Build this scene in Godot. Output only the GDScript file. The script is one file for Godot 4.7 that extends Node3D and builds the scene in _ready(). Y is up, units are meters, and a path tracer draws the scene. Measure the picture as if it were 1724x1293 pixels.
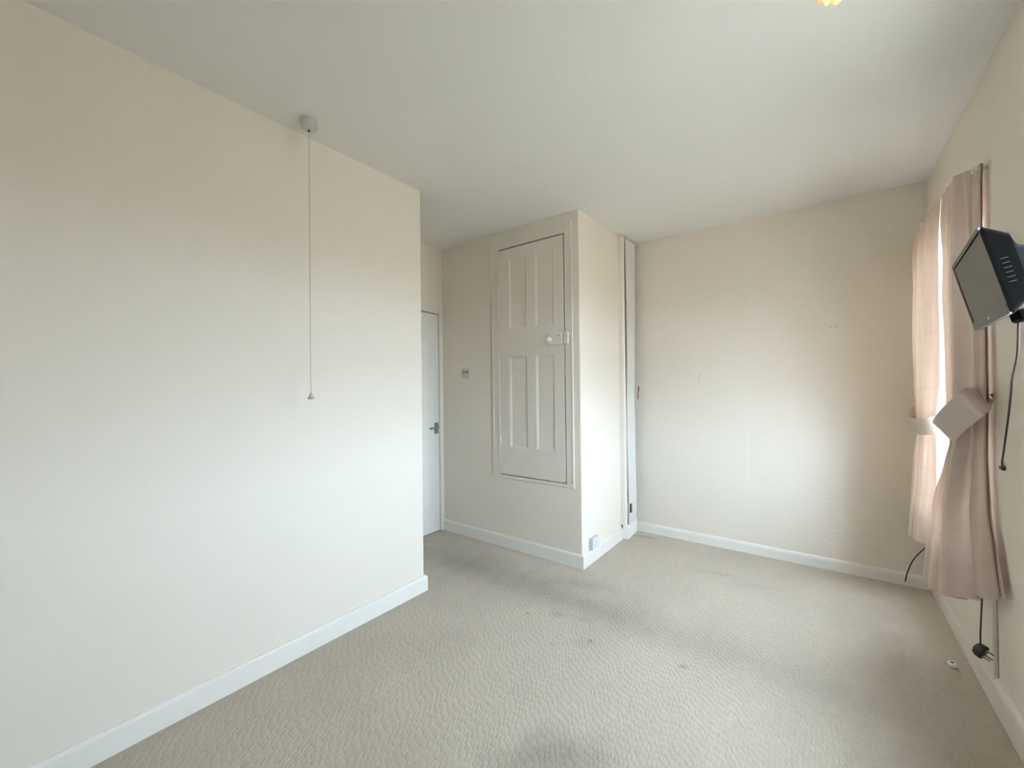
extends Node3D
# An emptied bedroom with a built-in cupboard, a window with short curtains and a worn loop-pile carpet.
# x to the right along the back wall, y up, z towards the camera; metres.

const XL := -2.146      # left wall
const XR := 0.575       # window wall
const ZB := -3.795      # back wall
const ZC := -2.758      # cupboard front
const XC := -1.4355     # cupboard side
const ZE := -1.846      # where the left wall ends
const XA := -2.91       # wall with the room door
const ZR := 0.75        # wall behind the camera
const H := 2.688
const OUT := 0.12       # thickness of the outside wall

var taken := {}
var M := {}

func _ready() -> void:
	# ---------------------------------------------------------------- camera
	var cam := Camera3D.new()
	cam.name = "camera"
	cam.position = Vector3(0, 1.36, 0)
	cam.rotation_order = EULER_ORDER_YXZ
	cam.rotation = Vector3(0.0068, 0.6449, -0.0109)
	cam.fov = 86.187
	cam.near = 0.02
	cam.current = true
	add_child(cam)
	# ---------------------------------------------------------------- sky: bright overcast
	var sm := ProceduralSkyMaterial.new()
	sm.sky_top_color = Color(0.80, 0.895, 0.985)
	sm.sky_horizon_color = Color(0.76, 0.845, 0.925)
	sm.sky_curve = 0.25
	sm.ground_bottom_color = Color(0.47, 0.48, 0.47)
	sm.ground_horizon_color = Color(0.50, 0.52, 0.52)
	sm.sun_angle_max = 0.0
	var sky := Sky.new()
	sky.sky_material = sm
	var env := Environment.new()
	env.background_mode = Environment.BG_SKY
	env.sky = sky
	env.background_energy_multiplier = 44.5
	env.tonemap_mode = Environment.TONE_MAPPER_LINEAR
	env.tonemap_exposure = 1.0
	env.sdfgi_enabled = true
	env.ssao_enabled = true
	env.ssil_enabled = true
	var we := WorldEnvironment.new()
	we.name = "world_environment"
	we.environment = env
	add_child(we)
	# ---------------------------------------------------------------- the place
	make_materials()
	build_shell()
	build_window(1, -3.54, -2.67, 0.60, 2.20)
	build_window(2, -1.98, -1.18, 0.85, 2.20)
	build_room_door()
	build_cupboard_door()
	build_corner_boxing()
	build_curtains()
	build_television()
	build_pendant()
	build_pull_switch()
	build_fittings()
	build_cables()

# ==================================================================== helpers
func numbered(called: String) -> String:
	var k: int = taken.get(called, 0)
	taken[called] = k + 1
	return called if k == 0 else "%s_%03d" % [called, k]

func begin() -> SurfaceTool:
	var st := SurfaceTool.new()
	st.begin(Mesh.PRIMITIVE_TRIANGLES)
	return st

func commit(st: SurfaceTool, called: String, mat: Material, parent: Node = null, smooth := false) -> MeshInstance3D:
	st.generate_normals()
	var mi := MeshInstance3D.new()
	mi.mesh = st.commit()
	mi.material_override = mat
	if parent == null:
		mi.name = numbered(called)
		add_child(mi, true)
	else:
		mi.name = called
		parent.add_child(mi, true)
	return mi

func thing(called: String, label: String, category: String, at := Vector3.ZERO) -> Node3D:
	var o := Node3D.new()
	o.name = numbered(called)
	add_child(o, true)
	o.position = at
	o.set_meta("label", label)
	o.set_meta("category", category)
	return o

func tag(o: Node, label: String, category: String) -> Node:
	o.set_meta("label", label)
	o.set_meta("category", category)
	return o

func structure(o: Node, label := "") -> Node:
	o.set_meta("kind", "structure")
	if label != "":
		o.set_meta("label", label)
	return o

# one triangle, clockwise from its front
func tri(st: SurfaceTool, a: Vector3, b: Vector3, c: Vector3) -> void:
	var nrm := (c - a).cross(b - a)
	for p: Vector3 in [a, b, c]:
		st.set_uv(flat_uv(p, nrm))
		st.add_vertex(p)

func flat_uv(p: Vector3, nrm: Vector3) -> Vector2:
	var n := nrm.abs()
	if n.y >= n.x and n.y >= n.z:
		return Vector2(p.x, p.z)
	if n.x >= n.z:
		return Vector2(p.z, -p.y)
	return Vector2(p.x, -p.y)

func quad(st: SurfaceTool, a: Vector3, b: Vector3, c: Vector3, d: Vector3) -> void:
	tri(st, a, b, c)
	tri(st, a, c, d)

# a quad turned so that its front looks along "out"
func face(st: SurfaceTool, a: Vector3, b: Vector3, c: Vector3, d: Vector3, out: Vector3) -> void:
	if (c - a).cross(b - a).dot(out) + (d - a).cross(c - a).dot(out) >= 0.0:
		quad(st, a, b, c, d)
	else:
		quad(st, a, d, c, b)

# box with chamfered edges; group -1 keeps facets flat
func box(st: SurfaceTool, lo: Vector3, hi: Vector3, ch := 0.0, t := Transform3D.IDENTITY) -> void:
	st.set_smooth_group(-1)
	var c := (lo + hi) * 0.5
	var e := (hi - lo) * 0.5
	var b := minf(ch, minf(e.x, minf(e.y, e.z)) * 0.9)
	var put := func(p0: Vector3, p1: Vector3, p2: Vector3, p3: Vector3, n: Vector3) -> void:
		face(st, t * (c + p0), t * (c + p1), t * (c + p2), t * (c + p3), t.basis * n)
	for ax in 3:
		var u := (ax + 1) % 3
		var v := (ax + 2) % 3
		for s: float in [-1.0, 1.0]:
			var ps := []
			for q: Array in [[-1, -1], [1, -1], [1, 1], [-1, 1]]:
				var p := Vector3.ZERO
				p[ax] = s * e[ax]
				p[u] = q[0] * (e[u] - b)
				p[v] = q[1] * (e[v] - b)
				ps.append(p)
			var n := Vector3.ZERO
			n[ax] = s
			put.call(ps[0], ps[1], ps[2], ps[3], n)
	if b <= 0.0:
		return
	for ax in 3:
		var u := (ax + 1) % 3
		var v := (ax + 2) % 3
		for su: float in [-1.0, 1.0]:
			for sv: float in [-1.0, 1.0]:
				var p := [Vector3.ZERO, Vector3.ZERO, Vector3.ZERO, Vector3.ZERO]
				for k in 4:
					var w := Vector3.ZERO
					w[ax] = (e[ax] - b) * (-1.0 if k < 2 else 1.0)
					if k == 0 or k == 3:
						w[u] = su * e[u]
						w[v] = sv * (e[v] - b)
					else:
						w[u] = su * (e[u] - b)
						w[v] = sv * e[v]
					p[k] = w
				var n := Vector3.ZERO
				n[u] = su
				n[v] = sv
				put.call(p[0], p[1], p[2], p[3], n)
	for sx: float in [-1.0, 1.0]:
		for sy: float in [-1.0, 1.0]:
			for sz: float in [-1.0, 1.0]:
				var a := t * (c + Vector3(sx * e.x, sy * (e.y - b), sz * (e.z - b)))
				var bb := t * (c + Vector3(sx * (e.x - b), sy * e.y, sz * (e.z - b)))
				var cc := t * (c + Vector3(sx * (e.x - b), sy * (e.y - b), sz * e.z))
				if (cc - a).cross(bb - a).dot(t.basis * Vector3(sx, sy, sz)) >= 0.0:
					tri(st, a, bb, cc)
				else:
					tri(st, a, cc, bb)

# upright prism over a polygon in plan (x, z)
func prism(st: SurfaceTool, poly: PackedVector2Array, y0: float, y1: float) -> void:
	st.set_smooth_group(-1)
	var n := poly.size()
	var mid := Vector2.ZERO
	var area := 0.0
	for i in n:
		area += poly[i].cross(poly[(i + 1) % n])
	for i in n:
		var a := poly[i]
		var b := poly[(i + 1) % n]
		var out := Vector2(b.y - a.y, a.x - b.x) * signf(area)
		face(st, Vector3(a.x, y0, a.y), Vector3(b.x, y0, b.y), Vector3(b.x, y1, b.y), Vector3(a.x, y1, a.y), Vector3(out.x, 0, out.y))
	var ids := Geometry2D.triangulate_polygon(poly)
	for i in range(0, ids.size(), 3):
		var p := [poly[ids[i]], poly[ids[i + 1]], poly[ids[i + 2]]]
		for up: float in [y0, y1]:
			var a := Vector3(p[0].x, up, p[0].y)
			var b := Vector3(p[1].x, up, p[1].y)
			var c := Vector3(p[2].x, up, p[2].y)
			var want := 1.0 if up == y1 else -1.0
			if (c - a).cross(b - a).y * want >= 0.0:
				tri(st, a, b, c)
			else:
				tri(st, a, c, b)

# a moulding: the profile (out from the wall, height) swept along a path in plan; "side" = +1 when the room lies to the left of the path seen from above
func moulding(st: SurfaceTool, path: PackedVector2Array, profile: PackedVector2Array, side: float) -> void:
	st.set_smooth_group(-1)
	var rows := []
	for i in path.size():
		var d0 := (path[i] - path[maxi(i - 1, 0)]).normalized() if i > 0 else (path[1] - path[0]).normalized()
		var d1 := (path[mini(i + 1, path.size() - 1)] - path[i]).normalized() if i < path.size() - 1 else d0
		var n0 := Vector2(d0.y, -d0.x) * side
		var n1 := Vector2(d1.y, -d1.x) * side
		var m := (n0 + n1) / (1.0 + n0.dot(n1))
		var row := PackedVector3Array()
		for q in profile:
			row.append(Vector3(path[i].x + m.x * q.x, q.y, path[i].y + m.y * q.x))
		rows.append(row)
	for i in path.size() - 1:
		var d := (path[i + 1] - path[i]).normalized()
		var n := Vector2(d.y, -d.x) * side
		for k in profile.size() - 1:
			var e := profile[k + 1] - profile[k]
			var out := Vector2(-e.y, e.x)       # profile runs from the floor upwards, out side to its right
			out = -out
			face(st, rows[i][k], rows[i + 1][k], rows[i + 1][k + 1], rows[i][k + 1], Vector3(n.x * out.x, out.y, n.y * out.x))
	for end: int in [0, path.size() - 1]:
		var r: PackedVector3Array = rows[end]
		var d := (path[1] - path[0]) if end == 0 else (path[end - 1] - path[end])
		for k in range(1, r.size() - 1):
			var out := Vector3(-d.x, 0, -d.y)
			if (r[k + 1] - r[0]).cross(r[k] - r[0]).dot(out) >= 0.0:
				tri(st, r[0], r[k], r[k + 1])
			else:
				tri(st, r[0], r[k + 1], r[k])

# surface of revolution about y; profile of (radius, height), listed from the top down
func lathe(st: SurfaceTool, profile: PackedVector2Array, seg := 24, t := Transform3D.IDENTITY) -> void:
	st.set_smooth_group(1)
	for i in seg:
		var a0 := TAU * i / seg
		var a1 := TAU * (i + 1) / seg
		for k in profile.size() - 1:
			var p := profile[k]
			var q := profile[k + 1]
			var a := t * Vector3(cos(a0) * p.x, p.y, sin(a0) * p.x)
			var b := t * Vector3(cos(a1) * p.x, p.y, sin(a1) * p.x)
			var c := t * Vector3(cos(a1) * q.x, q.y, sin(a1) * q.x)
			var d := t * Vector3(cos(a0) * q.x, q.y, sin(a0) * q.x)
			var e := q - p
			var out2 := Vector2(-e.y, e.x)
			var am := (a0 + a1) * 0.5
			var out := t.basis * Vector3(cos(am) * out2.x, out2.y, sin(am) * out2.x)
			face(st, a, b, c, d, out)

func smooth_path(pts: PackedVector3Array, steps := 6) -> PackedVector3Array:
	var res := PackedVector3Array()
	for i in pts.size() - 1:
		var p0 := pts[maxi(i - 1, 0)]
		var p3 := pts[mini(i + 2, pts.size() - 1)]
		for k in steps:
			res.append(pts[i].cubic_interpolate(pts[i + 1], p0, p3, float(k) / steps))
	res.append(pts[pts.size() - 1])
	return res

func tube(st: SurfaceTool, pts: PackedVector3Array, r: float, seg := 10) -> void:
	st.set_smooth_group(1)
	var rings := []
	var up := Vector3(0.31, 0.2, 0.93).normalized()
	for i in pts.size():
		var d := (pts[mini(i + 1, pts.size() - 1)] - pts[maxi(i - 1, 0)]).normalized()
		var u := (up - d * up.dot(d)).normalized()
		var v := d.cross(u)
		var ring := PackedVector3Array()
		for k in seg:
			ring.append(pts[i] + (u * cos(TAU * k / seg) + v * sin(TAU * k / seg)) * r)
		rings.append(ring)
		up = u
	for i in pts.size() - 1:
		for k in seg:
			var k1 := (k + 1) % seg
			var mid: Vector3 = (rings[i][k] + rings[i][k1]) * 0.5 - pts[i]
			face(st, rings[i][k], rings[i][k1], rings[i + 1][k1], rings[i + 1][k], mid)
	for e: int in [0, pts.size() - 1]:
		var d := pts[0] - pts[1] if e == 0 else pts[e] - pts[e - 1]
		for k in range(1, seg - 1):
			var r0: Vector3 = rings[e][0]
			var r1: Vector3 = rings[e][k]
			var r2: Vector3 = rings[e][k + 1]
			if (r2 - r0).cross(r1 - r0).dot(d) >= 0.0:
				tri(st, r0, r1, r2)
			else:
				tri(st, r0, r2, r1)

# a cloth: rows of points, smooth, with uv in metres along the cloth
func cloth(st: SurfaceTool, rows: Array, us: PackedFloat32Array, vs: PackedFloat32Array) -> void:
	st.set_smooth_group(1)
	for i in rows.size() - 1:
		for k in us.size() - 1:
			var id := [[i, k], [i, k + 1], [i + 1, k + 1], [i, k], [i + 1, k + 1], [i + 1, k]]
			for q: Array in id:
				st.set_uv(Vector2(us[q[1]], vs[q[0]]))
				st.add_vertex(rows[q[0]][q[1]])

# value of a piecewise table [[x, y], ...] at x, table sorted by falling x
func at_height(table: Array, y: float) -> float:
	if y >= table[0][0]:
		return table[0][1]
	for i in table.size() - 1:
		if y >= table[i + 1][0]:
			var f: float = (table[i][0] - y) / (table[i][0] - table[i + 1][0])
			f = f * f * (3.0 - 2.0 * f) * 0.5 + f * 0.5
			return lerpf(table[i][1], table[i + 1][1], f)
	return table[table.size() - 1][1]

# ==================================================================== materials
func paint(c: Color, rough: float) -> StandardMaterial3D:
	var m := StandardMaterial3D.new()
	m.albedo_color = c
	m.roughness = rough
	return m

func grey_image(h: PackedFloat32Array, size: int) -> Image:
	var bytes := PackedByteArray()
	bytes.resize(size * size)
	for i in size * size:
		bytes[i] = int(clampf(h[i], 0.0, 1.0) * 255.0)
	return Image.create_from_data(size, size, false, Image.FORMAT_L8, bytes)

func bump(h: PackedFloat32Array, size: int, strength: float) -> ImageTexture:
	var im := grey_image(h, size)
	im.convert(Image.FORMAT_RGBA8)
	im.bump_map_to_normal_map(strength)
	im.generate_mipmaps()
	return ImageTexture.create_from_image(im)

func stamp(h: PackedFloat32Array, size: int, at: Vector2, r: float, amount: float) -> void:
	var k := int(ceil(r * 2.0))
	for dy in range(-k, k + 1):
		for dx in range(-k, k + 1):
			var g := exp(-(dx * dx + dy * dy) / (r * r))
			var i := posmod(int(at.y) + dy, size) * size + posmod(int(at.x) + dx, size)
			h[i] = minf(h[i] + g * amount, 1.0)

func make_materials() -> void:
	var cream := Color(0.945, 0.907, 0.85)
	# smooth emulsion with the faint orange-peel of a roller
	var noise := FastNoiseLite.new()
	noise.seed = 4
	noise.frequency = 0.05
	var nt := NoiseTexture2D.new()
	nt.noise = noise
	nt.width = 512
	nt.height = 512
	nt.seamless = true
	nt.as_normal_map = true
	nt.bump_strength = 1.2
	M.wall = paint(cream, 0.75)
	M.wall.normal_enabled = true
	M.wall.normal_texture = nt
	M.wall.normal_scale = 0.10
	M.wall.uv1_scale = Vector3(2, 2, 2)
	M.ceiling = paint(Color(0.945, 0.94, 0.92), 0.85)
	# embossed wallpaper, painted over
	var rng := RandomNumberGenerator.new()
	rng.seed = 21
	var size := 1024
	var h := PackedFloat32Array()
	h.resize(size * size)
	h.fill(0.1)
	var px := size / 0.9
	for k in 64:
		var p := Vector2((k % 8 + rng.randf_range(0.1, 0.9)) * size / 8.0, (floori(k / 8.0) + rng.randf_range(0.1, 0.9)) * size / 8.0)
		var ang := rng.randf_range(-0.35, 0.45)
		var n := rng.randi_range(3, 6)
		for j in n:
			var q := p + Vector2(j * 0.0085 * px, rng.randf_range(-2, 2) + j * 2.0 * sin(ang))
			for e in 4:
				stamp(h, size, q + Vector2(e * 0.8, -e * 2.5), 3.2, 0.35)
		if k % 2 == 0:
			var steps := 60
			for j in steps:
				var f := float(j) / steps
				var q := p + Vector2(f * 0.085 * px, 10.0 + f * 0.02 * px + f * f * 24.0).rotated(ang * 0.4)
				stamp(h, size, q, 2.4, 0.14 * sin(PI * f))
	M.paper = paint(cream, 0.7)
	M.paper.normal_enabled = true
	M.paper.normal_texture = bump(h, size, 7.0)
	M.paper.normal_scale = 0.28
	M.paper.uv1_scale = Vector3(1 / 0.9, 1 / 0.9, 1)
	M.paper.texture_filter = BaseMaterial3D.TEXTURE_FILTER_LINEAR_WITH_MIPMAPS_ANISOTROPIC
	M.trim = paint(Color(0.96, 0.943, 0.908), 0.33)
	M.joinery = paint(Color(0.93, 0.897, 0.845), 0.42)
	M.door = paint(Color(0.935, 0.918, 0.88), 0.4)
	M.plastic = paint(Color(0.90, 0.90, 0.88), 0.35)
	M.greyed_plastic = paint(Color(0.80, 0.80, 0.765), 0.45)
	M.upvc = paint(Color(0.94, 0.945, 0.95), 0.3)
	M.black = paint(Color(0.05, 0.048, 0.042), 0.85)
	M.black.metallic_specular = 0.15
	M.dark_hole = paint(Color(0.10, 0.07, 0.06), 0.9)
	M.brick = paint(Color(0.56, 0.40, 0.33), 0.9)
	M.board = paint(Color(0.90, 0.885, 0.85), 0.55)
	M.metal = paint(Color(0.62, 0.61, 0.59), 0.35)
	M.metal.metallic = 0.85
	M.brass = paint(Color(0.75, 0.66, 0.42), 0.35)
	M.brass.metallic = 0.9
	M.silver = paint(Color(0.50, 0.495, 0.47), 0.7)
	M.screen = paint(Color(0.36, 0.345, 0.32), 0.42)
	M.rib = paint(Color(0.24, 0.235, 0.22), 0.6)  # paler than the casing: highlights on the vents put into the colour
	M.rubber = paint(Color(0.11, 0.09, 0.085), 0.6)
	M.cord = paint(Color(0.27, 0.19, 0.21), 0.7)
	M.cord_pale = paint(Color(0.74, 0.72, 0.64), 0.8)
	M.glass = paint(Color(1, 1, 1, 0.04), 0.02)
	M.glass.transparency = BaseMaterial3D.TRANSPARENCY_ALPHA
	make_carpet()
	make_curtain_cloth()
	M.petal = paint(Color(1.0, 0.95, 0.86), 0.4)
	M.petal.cull_mode = BaseMaterial3D.CULL_DISABLED
	M.petal.backlight_enabled = true
	M.petal.backlight = Color(0.8, 0.72, 0.60)
	M.bulb = paint(Color(1, 0.95, 0.85), 0.4)
	M.bulb.emission_enabled = true
	M.bulb.emission = Color(1.0, 0.82, 0.55)
	M.bulb.emission_energy_multiplier = 1.2

func make_carpet() -> void:
	# relief of the loops: staggered columns of tufts, 20 mm across and 40 mm long, slightly wandering
	var size := 1024
	var cols := 32
	var rows := 16
	var rng := RandomNumberGenerator.new()
	rng.seed = 8
	var jit := PackedFloat32Array()
	for i in cols * rows * 3:
		jit.append(rng.randf())
	var fine := PackedFloat32Array()
	for i in 4096:
		fine.append(rng.randf())
	var h := PackedFloat32Array()
	h.resize(size * size)
	var cw := float(size) / cols
	var rh := float(size) / rows
	var warp := PackedFloat32Array()        # slow wandering of the rows, periodic over the tile
	for i in 64 * 64:
		warp.append(rng.randf_range(-1.0, 1.0))
	for y in size:
		for x in size:
			var gx := floori(x / 16.0)
			var gy := floori(y / 16.0)
			var fx := (x % 16) / 16.0
			var fy := (y % 16) / 16.0
			var w00 := warp[gy * 64 + gx]
			var w10 := warp[gy * 64 + (gx + 1) % 64]
			var w01 := warp[((gy + 1) % 64) * 64 + gx]
			var w11 := warp[((gy + 1) % 64) * 64 + (gx + 1) % 64]
			var wv := lerpf(lerpf(w00, w10, fx), lerpf(w01, w11, fx), fy)
			var xx := x + 5.0 * sin(TAU * y / 512.0) + 4.5 * wv
			var ci := floori(xx / cw)
			var c := posmod(ci, cols)
			var yy := y + (0.5 * rh if c % 2 == 1 else 0.0) + (jit[c * 3] - 0.5) * 60.0 + 7.0 * wv
			var r := posmod(floori(yy / rh), rows)
			var id := (c * rows + r) * 3
			var a := (xx / cw - ci) * 2.0 - 1.0
			var b := (yy / rh - floorf(yy / rh)) * 2.0 - 1.0
			a = (a - (0.25 + 0.45 * jit[id + 2]) * b) * (0.85 + 0.55 * jit[id]) + (jit[id + 1] - 0.5) * 0.7
			var dome := maxf(0.0, 1.0 - a * a) * maxf(0.0, 1.0 - absf(b * b * b))
			h[y * size + x] = pow(dome, 0.6) * (0.55 + 0.45 * jit[id + 2]) + 0.10 * fine[(x * 7 + y * 131 + (x / 3) * 17) % 4096] + 0.20 * fine[((x / 4) * 613 + (y / 7) * 1571 + (y / 28) * 97) % 4096]
	M.carpet = paint(Color(1, 1, 1), 0.95)
	M.carpet.normal_enabled = true
	M.carpet.normal_texture = bump(h, size, 4.5)
	M.carpet.normal_scale = 0.9
	M.carpet.uv1_scale = Vector3(1 / 0.54, 1 / 0.54, 1)
	M.carpet.texture_filter = BaseMaterial3D.TEXTURE_FILTER_LINEAR_WITH_MIPMAPS_ANISOTROPIC
	M.carpet.rim_enabled = true
	M.carpet.rim = 0.3
	# colour, wear and painted shade, laid once over the whole floor through the second uv set
	var w := 512
	var base := Color(0.755, 0.705, 0.63)
	var n1 := FastNoiseLite.new()
	n1.seed = 3
	n1.frequency = 0.012
	n1.fractal_octaves = 4
	var n2 := FastNoiseLite.new()
	n2.seed = 9
	n2.frequency = 0.2
	# grubby places and painted floor shade: x, z, half length, half width, turn, depth of tone
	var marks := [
		[-2.35, -2.35, 0.50, 0.22, 0.0, 0.13], [-1.75, -2.32, 0.55, 0.17, 0.06, 0.10], [-1.15, -2.33, 0.40, 0.13, 0.1, 0.09],  # band across the room: traffic soiling and shade painted together
		[-1.30, -2.55, 0.22, 0.07, 0.2, 0.08], [-0.55, -2.28, 0.55, 0.13, 0.0, 0.05], [0.1, -2.35, 0.4, 0.2, 0.0, 0.04],
		[-1.27, -2.12, 0.05, 0.03, 0.5, 0.08], [-1.0, -1.98, 0.10, 0.025, 0.4, 0.05], [-1.12, -2.16, 0.06, 0.03, 0.1, 0.07],
		[-0.78, -1.33, 0.15, 0.09, 0.3, 0.10], [-0.86, -1.20, 0.16, 0.10, 0.9, 0.09], [-0.60, -3.25, 0.10, 0.03, 0.2, 0.06],
		[-1.28, -3.66, 0.10, 0.03, 0.1, 0.16], [-0.35, -3.2, 0.15, 0.04, 0.3, 0.04], [-0.55, -2.08, 0.02, 0.012, 0.3, 0.2],
		[-1.42, -2.02, 0.012, 0.01, 0.0, 0.25], [-1.0, -2.0, 0.012, 0.008, 0.0, 0.25], [-1.15, -1.86, 0.012, 0.008, 0.0, 0.2],
		[0.35, -1.6, 0.2, 1.6, 0.0, 0.05], [-0.25, -1.25, 0.35, 0.25, 0.3, 0.06], [-0.9, -0.9, 0.6, 0.3, 0.2, 0.04], [-1.9, -1.35, 0.4, 0.2, 0.4, 0.03]]  # paints sill shade by the window wall, tones down over-bright floor near camera
	var bytes := PackedByteArray()
	bytes.resize(w * w * 3)
	for y in w:
		for x in w:
			var px := -3.1 + 4.0 * (x + 0.5) / w
			var pz := -4.0 + 5.0 * (y + 0.5) / w
			var k := 1.0 + 0.035 * n1.get_noise_2d(x, y) + 0.03 * n2.get_noise_2d(x, y)
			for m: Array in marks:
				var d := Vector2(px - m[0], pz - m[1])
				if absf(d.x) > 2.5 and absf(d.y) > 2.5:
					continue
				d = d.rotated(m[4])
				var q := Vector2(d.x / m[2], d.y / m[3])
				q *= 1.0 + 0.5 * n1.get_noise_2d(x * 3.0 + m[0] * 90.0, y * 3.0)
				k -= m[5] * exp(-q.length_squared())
			var o := (y * w + x) * 3
			bytes[o] = int(clampf(base.r * k, 0, 1) * 255)
			bytes[o + 1] = int(clampf(base.g * k, 0, 1) * 255)
			bytes[o + 2] = int(clampf(base.b * k, 0, 1) * 255)
	var im := Image.create_from_data(w, w, false, Image.FORMAT_RGB8, bytes)
	im.generate_mipmaps()
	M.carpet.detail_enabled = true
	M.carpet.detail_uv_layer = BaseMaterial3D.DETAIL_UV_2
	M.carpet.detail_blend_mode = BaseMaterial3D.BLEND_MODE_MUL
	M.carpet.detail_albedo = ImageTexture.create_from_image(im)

func make_curtain_cloth() -> void:
	# plain weave with three fine woven lines every 0.15 m
	var w := 256
	var hgt := 512          # 0.30 m
	var bytes := PackedByteArray()
	bytes.resize(w * hgt * 3)
	var rng := RandomNumberGenerator.new()
	rng.seed = 5
	for y in hgt:
		var mm := y * 300.0 / hgt
		var line := 0.0
		for k in 2:
			for j in 3:
				line = maxf(line, 1.0 - absf(mm - (60.0 + 150.0 * k + j * 9.0)) / 1.6)
		for x in w:
			var t := 1.0 - 0.055 * maxf(line, 0.0) + rng.randf_range(-0.02, 0.02)
			var o := (y * w + x) * 3
			bytes[o] = int(clampf(0.82 * t, 0, 1) * 255)
			bytes[o + 1] = int(clampf(0.75 * t * (1.0 - 0.04 * maxf(line, 0.0)), 0, 1) * 255)
			bytes[o + 2] = int(clampf(0.70 * t * (1.0 - 0.08 * maxf(line, 0.0)), 0, 1) * 255)
	var im := Image.create_from_data(w, hgt, false, Image.FORMAT_RGB8, bytes)
	im.generate_mipmaps()
	var m := StandardMaterial3D.new()
	m.albedo_texture = ImageTexture.create_from_image(im)
	m.roughness = 0.9
	m.cull_mode = BaseMaterial3D.CULL_DISABLED
	m.uv1_scale = Vector3(1 / 0.3, 1 / 0.3, 1)
	m.backlight_enabled = true
	m.backlight = Color(0.47, 0.435, 0.40)
	M.curtain = m
	var s: StandardMaterial3D = paint(Color(0.81, 0.745, 0.70), 0.9)
	s.cull_mode = BaseMaterial3D.CULL_DISABLED
	s.backlight_enabled = true
	s.backlight = Color(0.30, 0.27, 0.25)
	M.tieback = s

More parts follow.
